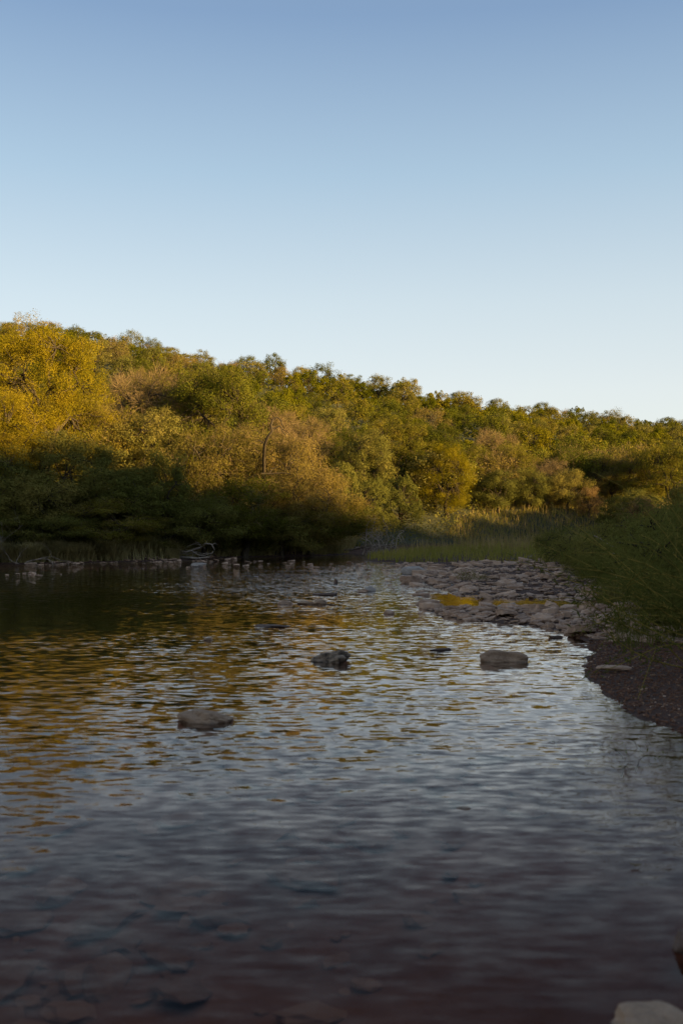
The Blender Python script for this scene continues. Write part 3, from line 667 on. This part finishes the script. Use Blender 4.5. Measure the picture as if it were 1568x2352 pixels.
def leaf_on_water(u, v, wpx):
    x, y = P(u, v); L = wpx/F*y; r = np.random.RandomState(4)
    n = 9; t = np.linspace(-1, 1, n); wd = .32*(1-t**2)**.7*L; V = []; 
    for i in range(n):
        for k in (-1, 0, 1): V.append((t[i]*L/2, k*wd[i]/2, .004+abs(k)*wd[i]*.25+.012*t[i]**2))
    idx = []
    for i in range(n-1):
        for k in (0, 1): a = i*3+k; idx += [a, a+1, a+4, a+3]
    o = new_obj('fallen_leaf', mesh_np('fallen_leaf', np.array(V), 4, idx, M_rust, True)); o.location = (x, y, .004); o.rotation_euler = (0, 0, -.3)
    tag(o, 'curled brown leaf floating on the calm water near the right edge', 'leaf')
leaf_on_water(1456, 1990, 30)

# slabs of the gravel bar and the strip: the largest are things of their own
def slab_mesh(seed, ratio, h):
    """a broken flat flagstone: irregular outline, chipped edges, layered side"""
    r = random.Random(seed); n = r.randint(6, 9); A = sorted(r.uniform(0, 6.28) for _ in range(n)); ring = []
    A = [k*6.28/n+r.uniform(-.3, .3) for k in range(n)]
    R0 = [r.uniform(.72, 1.12) for _ in range(n)]
    base = [(math.cos(a)*.5*q, math.sin(a)*.5*q*ratio) for a, q in zip(A, R0)]
    pts = []
    for k in range(n):      # broken edges between the corners
        a, b = base[k], base[(k+1) % n]; 
        for t in (0, .33, .66): pts.append((a[0]+(b[0]-a[0])*t+r.gauss(0, .018), a[1]+(b[1]-a[1])*t+r.gauss(0, .018)))
    m = len(pts); V = []; tx, ty = r.gauss(0, .10), r.gauss(0, .10)
    lay = [(1.02, -.6), (1.0, -.1), (.97, .12), (1.0, .2), (.98, .40), (.90, .5), (.55, .52), (.2, .5)]
    for sc, z in lay:
        jit = r.uniform(-.03, .03)
        for (x, y) in pts: V.append((x*(sc+jit*.5)+r.gauss(0, .008), y*(sc+jit*.5)+r.gauss(0, .008), z*h+(x*tx+y*ty if z > 0 else 0)+r.gauss(0, .012)))
    Fs = []
    for l in range(len(lay)-1):
        for k in range(m): k2 = (k+1) % m; Fs.append((l*m+k, l*m+k2, (l+1)*m+k2, (l+1)*m+k))
    Fs.append(tuple((len(lay)-1)*m+k for k in range(m)))
    me = bpy.data.meshes.new('slab'); me.from_pydata(V, [], Fs); me.update(); me.materials.append(M_lime); return me
slabs = [slab_mesh(300+i, r_, h_) for i, (r_, h_) in enumerate([(.7, .16), (.55, .22), (.8, .14), (.6, .30), (.9, .2), (.5, .18), (.75, .36), (.65, .13), (.8, .26), (.6, .12), (.7, .2), (.85, .16)])]
BAR = [P(u, v) for u, v in [(960,1368),(1060,1374),(1160,1378),(1290,1380),(1368,1384),(1410,1366),(1425,1345),(1400,1325),(1340,1306),(1270,1297),(1130,1291),(1040,1296),(900,1297),(860,1296),(960,1320),(940,1345)]]
STRIP = [P(u, v) for u, v in [(970,1392),(1000,1412),(1060,1426),(1180,1432),(1255,1444),(1300,1455),(1400,1480),(1568,1492),(1568,1440),(1440,1415),(1372,1404),(1230,1398),(1060,1398)]]
RIFF = [P(u, v) for u, v in [(430,1304),(600,1302),(760,1308),(900,1345),(950,1380),(960,1340),(880,1300),(840,1293),(700,1290),(560,1286),(440,1292)]]
LEFT = [P(u, v) for u, v in [(40,1300),(170,1298),(240,1296),(330,1297),(430,1292),(520,1289),(560,1282),(460,1281),(380,1285),(300,1289),(170,1290),(60,1294)]]
PILE = [P(u, v) for u, v in [(60,1299),(175,1297),(170,1289),(70,1291)]]
PILE2 = [P(u, v) for u, v in [(340,1292),(420,1290),(415,1283),(345,1285)]]
r = random.Random(9)
def place(u, v):
    if v < 1303 and u < 620: return 'under the left edge trees' if u < 110 else ('by the pale dead branches' if u < 210 else ('between the dead branches and the fallen tree' if u < 380 else ('below the fallen dead tree' if u < 500 else 'right of the fallen dead tree')))
    if v < 1330 and u < 200: return 'near the left edge'
    if u < 900 and v < 1385: return 'left part of the riffle' if u < 640 else ('middle of the riffle' if u < 770 else 'end of the riffle by the pale boulder')
    if v < 1385:
        a = 'beside the largest pale boulder' if u < 1010 else ('below the meadow grass' if u < 1110 else ('near the middle of the bar' if u < 1210 else ('right of the middle of the bar' if u < 1310 else 'by the grass of the right bank')))
        return a+(', back' if v < 1310 else (', middle' if v < 1345 else ', front'))
    return 'at its left tip' if u < 1060 else ('left of the pale slab' if u < 1160 else ('right of the pale slab' if u < 1260 else ('where it meets the beach' if u < 1380 else ('under the two grey boulders' if u < 1480 else 'at the right edge'))))
def scatter(poly, n, smin, smax, label, group, zf=1.0, mats=None, z0=None, cat='stone'):
    xs_ = [p[0] for p in poly]; ys_ = [p[1] for p in poly]; c = 0; done = []
    for _ in range(n*60):
        if c >= n: break
        x = r.uniform(min(xs_), max(xs_)); y = r.uniform(min(ys_), max(ys_))
        if not in_poly(np.array([x]), np.array([y]), poly)[0]: continue
        s = smin+(smax-smin)*r.random()**2
        if any((x-a)**2+(y-b)**2 < (.42*(s+q))**2 for a, b, q in done): continue
        done.append((x, y, s)); o = new_obj('flat_stone', slabs[r.randrange(12)]); zz = max(hgt(x, y), -.02)
        o.location = (x, y, zz+s*.05+r.uniform(0, .05)); o.scale = (s, s, s*r.uniform(.6, 1.35)*zf); o.rotation_euler = (r.gauss(0, .12), r.gauss(0, .12), r.uniform(-.7, .7)+(math.pi if r.random() < .5 else 0))
        u = 784+F*x/y; v = 1200+CAM_H*F/y
        sz = 'broad' if s > .6*(smin+smax) else ('small' if s < smin+.25*(smax-smin) else 'middling')
        tag(o, sz+' '+label+', '+place(u, v), cat, group); c += 1
    return c
nb = scatter(BAR, 130, .25, .75, 'flat slab of the gravel bar', 'slabs of the gravel bar', .75)
nb += scatter(STRIP, 62, .22, .55, 'flat slab in the stone strip', 'slabs of the stone strip')
nb += scatter(RIFF, 48, .15, .36, 'low stone in the riffle', 'stones in the riffle', .42)
nb += scatter(LEFT, 26, .12, .5, 'pale stone below the far bank', 'stones below the far bank', .6)
nb += scatter(PILE, 16, .18, .45, 'pale stone below the far bank', 'stones below the far bank', .6)
nb += scatter(PILE2, 10, .18, .55, 'pale stone below the far bank', 'stones below the far bank', .6)
nb += scatter([P(u, v) for u, v in [(-20,1322),(150,1322),(150,1317),(-20,1317)]], 9, .12, .26, 'pale stone in the short row off the far left shore', 'stones off the far left shore')
print('slabs', nb)
import bmesh
def ico(sub):
    bm = bmesh.new(); bmesh.ops.create_icosphere(bm, subdivisions=sub, radius=.5)
    V = np.array([v.co[:] for v in bm.verts]); Fc = np.array([[v.index for v in f.verts] for f in bm.faces]); bm.free(); return V, Fc
def rubble(name, n, polys, smin, smax, mat, seed, sub=1, label='', flat=.4, zmin=-.06, cat='gravel', dens=None, pw=2.5, clip=.33, zlow=-.02, zmax=9):
    rr = np.random.RandomState(seed); V0, F0 = ico(sub); Vs, Fs = [], []; o = 0
    for poly, frac in polys:
        m = int(n*frac); P0 = np.array(poly); lo, hi = P0.min(0), P0.max(0); x = np.zeros(0); y = np.zeros(0)
        while len(x) < m:
            a = rr.uniform(lo[0], hi[0], m*3); b = rr.uniform(lo[1], hi[1], m*3); k = in_poly(a, b, poly); x = np.append(x, a[k]); y = np.append(y, b[k])
        x, y = x[:m], y[:m]; z = height(x, y); k = (z > zmin) & (z < zmax); x, y, z = x[k], y[k], np.maximum(z[k], zlow); m = len(x)
        s = smin+(smax-smin)*rr.rand(m)**pw; th = rr.uniform(0, 6.28, m)
        sc = np.stack([s, s*rr.uniform(.5, .9, m), s*flat*rr.uniform(.6, 1.4, m)], -1)
        W = V0[None]*(1+rr.normal(size=(m, len(V0), 1))*.13)*1.0
        W = np.clip(W, -.07-clip, clip)*sc[:, None]
        tx = rr.normal(size=m)*.15; W[:, :, 2] += W[:, :, 0]*tx[:, None]
        c, sn = np.cos(th)[:, None], np.sin(th)[:, None]
        Q = np.stack([W[:, :, 0]*c-W[:, :, 1]*sn+x[:, None], W[:, :, 0]*sn+W[:, :, 1]*c+y[:, None], W[:, :, 2]+z[:, None]+s[:, None]*flat*.25], -1)
        Vs.append(Q.reshape(-1, 3)); Fs.append((F0[None]+(np.arange(m)*len(V0))[:, None, None]+o).reshape(-1)); o += m*len(V0)
    ob = new_obj(name, mesh_np(name, np.concatenate(Vs), 3, np.concatenate(Fs), mat, False))
    return tag(ob, label, cat, kind='stuff')
rubble('bar_rubble', 7500, [(BAR, .56), (STRIP, .23), (RIFF, .11), (LEFT, .06), (PILE, .025), (PILE2, .02)], .05, .34, M_lime, 1, 1, 'countless small flat stones packed between the slabs', .24)
BEACH = [P(u, v) for u, v in [(1620,1760),(1568,1690),(1520,1668),(1440,1635),(1402,1605),(1360,1565),(1335,1530),(1362,1500),(1345,1488),(1350,1470),(1300,1455),(1400,1440),(1568,1440),(1800,1500),(1900,1700)]]
rubble('beach_gravel', 26000, [(BEACH, 1.0)], .008, .045, M_gravel, 2, 1, 'fine dark brown gravel of the small beach', .6, -.01, pw=4)
rubble('beach_pebbles', 420, [(BEACH, 1.0)], .010, .05, M_lime, 12, 1, 'scattered paler pebbles on the dark beach', .5, .0, 'pebbles')
BED = [(-3.4, 2.2), (1.8, 2.2), (2.2, 6), (3.0, 11), (-4, 11)]
rubble('river_bed_stones', 700, [(BED, 1.0)], .06, .42, M_bedst, 3, 2, 'brown stones lying on the river bed under the shallow water', .28, -2, 'stones', zlow=-2, zmax=-.16, clip=.6)

# ------------------------------------------------------------------ dead wood
def limb(rs, a, d, L, r0, depth, out, wob=.25, up=.1, n=8, kids=4):
    p = [np.array(a, float)]; d = unit(np.array(d, float))
    for i in range(n-1):
        d = unit(d+rs.normal(size=3)*wob+np.array([0, 0, up*.3])); p.append(p[-1]+d*L/(n-1))
    out.append(tube(p, np.linspace(r0, r0*.25, n), 6))
    if depth > 0:
        for _ in range(kids):
            i = rs.randint(2, n); limb(rs, p[i], unit(d+rs.normal(size=3)*.9), L*rs.uniform(.35, .65), r0*.45, depth-1, out, wob*1.1, up, n, kids)
def dead(name, u, v, y, specs, mat, label, cat, seed, z=None):
    rs = np.random.RandomState(seed); out = []
    for (a, d, L, r0, dep, wob, up, kids) in specs: limb(rs, a, d, L, r0, dep, out, wob, up, 8, kids)
    x = X(u, y); o = new_obj(name, tubes_mesh(name, out, mat)); o.location = (x, y, hgt(x, y) if z is None else z)
    return tag(o, label, cat)
# fallen tree on the far shore
fx = P(440, 1284)
rs = np.random.RandomState(5); ft = []; yf_ = 44.9
def fpath(pts_, r0, r1, dy=0.0):
    p = [np.array([X(u, yf_)-X(440, yf_), dy+.1*math.sin(k*1.7), Z(v, yf_)]) for k, (u, v) in enumerate(pts_)]; q = []
    for a, b in zip(p[:-1], p[1:]): q += [a, (a+b)/2+rs.normal(size=3)*.012]
    q.append(p[-1]); ft.append(tube(np.array(q), np.linspace(r0, r1, len(q)), 6))
fpath([(382,1279),(400,1281),(430,1280),(455,1282),(482,1279)], .07, .035, -.1)
fpath([(390,1276),(398,1268),(412,1264),(428,1268),(445,1262),(462,1257),(472,1248),(486,1250),(492,1262),(486,1272)], .06, .022)
fpath([(420,1268),(430,1255),(446,1249),(460,1252),(470,1260)], .028, .012, .15)
fpath([(462,1257),(458,1248),(448,1244)], .022, .01); fpath([(486,1251),(494,1247),(500,1252)], .018, .008); fpath([(440,1264),(452,1272),(470,1276),(488,1270)], .035, .014, -.15)
fpath([(398,1270),(392,1262),(380,1258)], .025, .01); fpath([(405,1278),(415,1270),(436,1274)], .03, .015, -.2); fpath([(472,1249),(476,1240)], .015, .007); fpath([(484,1274),(478,1281)], .02, .012)
for _ in range(16):
    u0, v0 = rs.uniform(385, 485), rs.uniform(1262, 1279); fpath([(u0, v0), (u0+rs.uniform(-12, 12), v0-rs.uniform(2, 9)), (u0+rs.uniform(-20, 20), v0-rs.uniform(0, 14))], .012, .005, rs.uniform(-.2, .2))
o = new_obj('fallen_tree', tubes_mesh('fallen_tree', ft, M_drift)); o.location = (X(440, yf_), yf_, 0); tag(o, 'fallen dead tree with curved bare limbs at the foot of the far bank', 'dead tree')
dead('driftwood_heap', 866, 0, 49.8, [((rx_, ry_, .1), (dx_, dy_, dz_), 1.4, .034, 2, .35, .05, 4) for rx_, ry_, dx_, dy_, dz_ in
      [(-.7, 0, .4, 0, .6), (-.2, .1, -.5, .1, .8), (.2, 0, .2, -.2, .9), (.6, .1, -.7, 0, .5), (0, -.2, .9, -.1, .15), (.4, -.2, -.9, 0, .12), (.1, .2, .1, .1, 1), (-.5, .2, .8, .1, .5), (.7, 0, .3, 0, .9), (0, 0, -.3, 0, .8), (.3, .1, .5, 0, 1), (-.3, .1, .2, 0, 1), (.5, 0, -.2, .1, 1), (-.1, 0, .6, 0, .7)]], M_drift,
      'tangled grey heap of driftwood where the river bends', 'driftwood', 6)
dead('driftwood_branch', 838, 0, 53.0, [((-1.2, 0, .25), (1, 0, .1), 2.4, .06, 1, .2, 0, 4), ((.2, 0, .15), (1, -.1, 0), 1.2, .08, 0, .1, 0, 0)], M_drift, 'long grey branch lying left of the driftwood heap', 'driftwood', 7)
dead('dead_branches', 55, 0, 39.6, [((-.2, .1, .1), (-.6, 0, .5), 1.1, .016, 1, .2, -.3, 4), ((.1, 0, .15), (1, 0, .35), 1.7, .018, 1, .12, -.5, 3), ((0, .1, .1), (.5, 0, .8), 1.0, .014, 1, .2, -.6, 4),
      ((-.3, 0, .1), (.1, 0, 1), .9, .012, 1, .2, -.2, 4), ((.2, .1, .2), (.9, -.1, .3), 1.6, .016, 1, .12, -.4, 3)], M_drift, 'pale dead branches sprawled over the stone heap on the left bank', 'branches', 8)
dead('dead_brush', 6, 0, 41.0, [((0, 0, .6), (-.5+i*.25, 0, .8), 1.0, .010, 2, .2, -.2, 4) for i in range(5)], M_drift, 'grey dead brush at the left edge above the bank', 'branches', 9)
# twisted snag rising out of the tan trees
rs = np.random.RandomState(2); y0 = 48.6; sn = []
def pp(u, v, dy=0): return np.array([X(u, y0)-X(628, y0), dy, Z(v, y0)-Z(1180, y0)])
def path(pts_, r0, r1):
    p = np.array(pts_); sn.append(tube(p, np.linspace(r0, r1, len(p)), 7))
path([pp(604,1215,3.4),pp(592,1150,2.6),pp(600,1085,1.6),pp(603,1050,.8),pp(607,1020,.2),pp(616,1002),pp(625,990),pp(622,976),pp(628,960)], .10, .05)
path([pp(628,962),pp(636,958),pp(645,964),pp(648,976),pp(654,984)], .045, .018)
path([pp(622,984),pp(632,984),pp(640,978),pp(646,981),pp(648,990),pp(656,1000)], .05, .018)
path([pp(648,985),pp(660,992),pp(668,1000)], .02, .01); path([pp(606,1018),pp(596,1012),pp(586,1014)], .04, .012); path([pp(628,962),pp(624,955)], .03, .01)
path([pp(600,1088),pp(620,1088),pp(650,1086),pp(668,1088)], .05, .015); path([pp(618,1088),pp(626,1076),pp(640,1070)], .04, .012)
o = new_obj('dead_snag', tubes_mesh('dead_snag', sn, M_bark)); o.location = (X(628, y0), y0, Z(1180, y0)); tag(o, 'twisted bare black snag rising out of the tan gold trees', 'dead tree')
# pale sticks on the right bank
dead('dead_stick', 1415, 0, 24.0, [((-.1, 0, .8), (.6, 0, -.15), .9, .012, 1, .2, 0, 2), ((-.5, .1, 1.2), (.5, 0, -.5), .8, .01, 0, .2, 0, 0)], M_drift, 'pale bare sticks caught in the green bushes of the right bank', 'branches', 12)

# ------------------------------------------------------------------ bushes on the right bank
def weed(seed, n, L, mat, smat, leaf, lean=(0, 0), nl=26, droop=.5, r0=.006, kink=.06):
    """arching stems with narrow leaves"""
    rs = np.random.RandomState(seed); tl, Vs = [], []
    for i in range(n):
        a = rs.uniform(0, 6.28); d = np.array([math.cos(a)*.5+lean[0], math.sin(a)*.5+lean[1], 1.0]); d = unit(d+rs.normal(size=3)*.15); l = L*rs.uniform(.55, 1.1)
        p = [np.array([rs.normal()*.15, rs.normal()*.15, -.05])]; k = 9
        for j in range(k-1):
            d = unit(d+np.array([d[0]*.08, d[1]*.08, -droop*.16*(j/3.)])+rs.normal(size=3)*kink); p.append(p[-1]+d*l/(k-1))
        p = np.array(p); tl.append(tube(p, np.linspace(r0, r0*.35, k), 4))
        for q in range(2):
            j = rs.randint(3, k-1); dd = unit(p[j]-p[j-1]+rs.normal(size=3)*.6); e = [p[j]+dd*l*.1*m+np.array([0, 0, -.004*m*m]) for m in range(4)]; tl.append(tube(e, [r0*.5, r0*.45, r0*.35, r0*.2], 3))
            t = rs.uniform(0, 3, nl//3); c = np.array([np.interp(t, range(4), np.array(e)[:, ax]) for ax in range(3)]).T
            Vs.append(leaf_quads(rs, c+rs.normal(size=c.shape)*.03, rs.normal(size=c.shape)+np.array([0, 0, .8]), leaf*rs.uniform(.6, 1.3, len(c)), .2))
        t = rs.uniform(2, k-1, nl); c = np.array([np.interp(t, range(k), p[:, ax]) for ax in range(3)]).T
        Vs.append(leaf_quads(rs, c+rs.normal(size=c.shape)*.035, rs.normal(size=c.shape)+np.array([0, 0, .8]), leaf*rs.uniform(.6, 1.3, nl), .2))
    return tubes_mesh('stems', tl, smat), quads_mesh('leaves', Vs, mat)
W1 = weed(1, 24, 2.5, M_green, M_stem, .085, (-.25, 0), 60, .42, .008, .17)
W2 = weed(2, 46, 1.8, M_green, M_green, .075, (-.1, 0), 60, .45, .006, .15)
W3 = weed(3, 80, 1.5, M_green, M_green, .075, (0, 0), 45, .4, .006, .12)
pn = ('stems', 'leaves')
plant('arching_shrub', W1, 4.0, 10.6, 'nearest arching shrub with ochre stems leaning in from the right edge', 'shrub', 'shrubs on the right bank', 1.0, .2, pn=pn)
plant('arching_shrub', W1, 4.75, 12.2, 'ochre stemmed shrub just behind the nearest arching one', 'shrub', 'shrubs on the right bank', 1.0, -.5, pn=pn)
plant('arching_shrub', W2, 4.6, 13.8, 'green shrub between the arching shrubs and the boulders', 'shrub', 'shrubs on the right bank', 1.0, .4, pn=pn)
plant('arching_shrub', W2, 5.5, 16.0, 'tall weedy shrub at the right edge behind the arching shrubs', 'shrub', 'shrubs on the right bank', 1.15, 1.4, pn=pn)
BS = broad_tree(61, 1.9, 2.6, .0, 60, 150, .055, M_green, cr=.16); BS2 = broad_tree(62, 1.6, 2.4, .0, 60, 150, .05, M_dark, cr=.16)
bl = [(1290, 38, 1215, BS, 'low round green bush at the right end of the meadow'), (1340, 34, 1213, BS, 'green bush behind the gravel bar right of the low round one'),
      (1400, 31, 1200, BS2, 'dark green bush on the right bank above the end of the gravel bar'), (1455, 27, 1190, BS, 'leafy bush behind the long grass of the right bank'),
      (1520, 25, 1165, BS2, 'dark bush at the right edge behind the shrubs'), (1570, 21, 1150, BS, 'tall bush at the right edge beside the weedy shrubs'), (1250, 46, 1220, BS2, 'small dark bush at the back of the meadow'),
      (1600, 17, 1160, BS2, 'dark bush mostly hidden at the right edge')]
for i, (u, y, vt, ms, lab) in enumerate(bl):
    x = X(u, y); g = hgt(x, y); hm = 1.9 if ms is BS else 1.6; s = max(.5, (Z(vt, y)-g)/hm); plant('green_bush', ms, x, y, lab, 'bush', 'bushes on the right bank', min(s*1.1, 1.6), i*1.1, s)
for i, (u, y, s, lab) in enumerate([(1350, 28, .75, 'thin weed clump at the right end of the gravel bar'), (1420, 22, .8, 'weed clump above the boulders of the right bank'), (1500, 18.5, .9, 'weed clump right of the boulders'),
      (1390, 25, .8, 'weed clump between the gravel bar and the long grass'), (1470, 22, .9, 'weed clump behind the long grass of the right bank'), (1545, 20, 1.0, 'weed clump at the right edge behind the boulders'),
      (1530, 15, .7, 'low weed clump in front of the shrubs'), (1320, 40, .8, 'weed clump at the meadow edge near the bar')]):
    x = X(u, y); plant('weed_clump', W3, x, y, lab, 'weeds', 'weed clumps on the right bank', s, i*.9, pn=pn)
# grass tufts growing out of the bar
TF = weed(5, 40, .5, M_green, M_green, .05, (0, 0), 4, .3, .004)
for i, (u, v, s, lab) in enumerate([(1073, 1337, .9, 'small grass tuft on the left part of the gravel bar'), (1105, 1340, .6, 'tiny grass tuft beside the small one on the bar'), (1330, 1312, 1.1, 'grass tuft at the back of the gravel bar'),
      (1300, 1308, .8, 'smaller grass tuft left of the tuft at the back of the bar'), (1405, 1400, .7, 'grass tuft at the water by the right bank')]):
    x, y = P(u, v); plant('grass_tuft', TF, x, y, lab, 'grass', 'grass tufts on the gravel bar', s, i, pn=pn)

SP = weed(7, 5, .22, M_dark, M_bark, .03, (0, 0), 2, .3, .003, .2)
for i, (u, v, s, lab) in enumerate([(1372, 1700, .8, 'leftmost dark sprig poking out of the water off the beach'), (1408, 1718, .5, 'smallest dark sprig poking out of the water'),
      (1488, 1728, 1.0, 'forked dark sprig in the water in front of the beach'), (1520, 1752, 1.1, 'dark sprig in the water nearest the camera'), (1548, 1738, 1.3, 'tallest dark sprig in the water at the right edge')]):
    x, y = P(u, v); plant('water_sprig', SP, x, y, lab, 'sprig', 'sprigs in the shallow water', s, i*1.7, z=-.02, pn=pn)
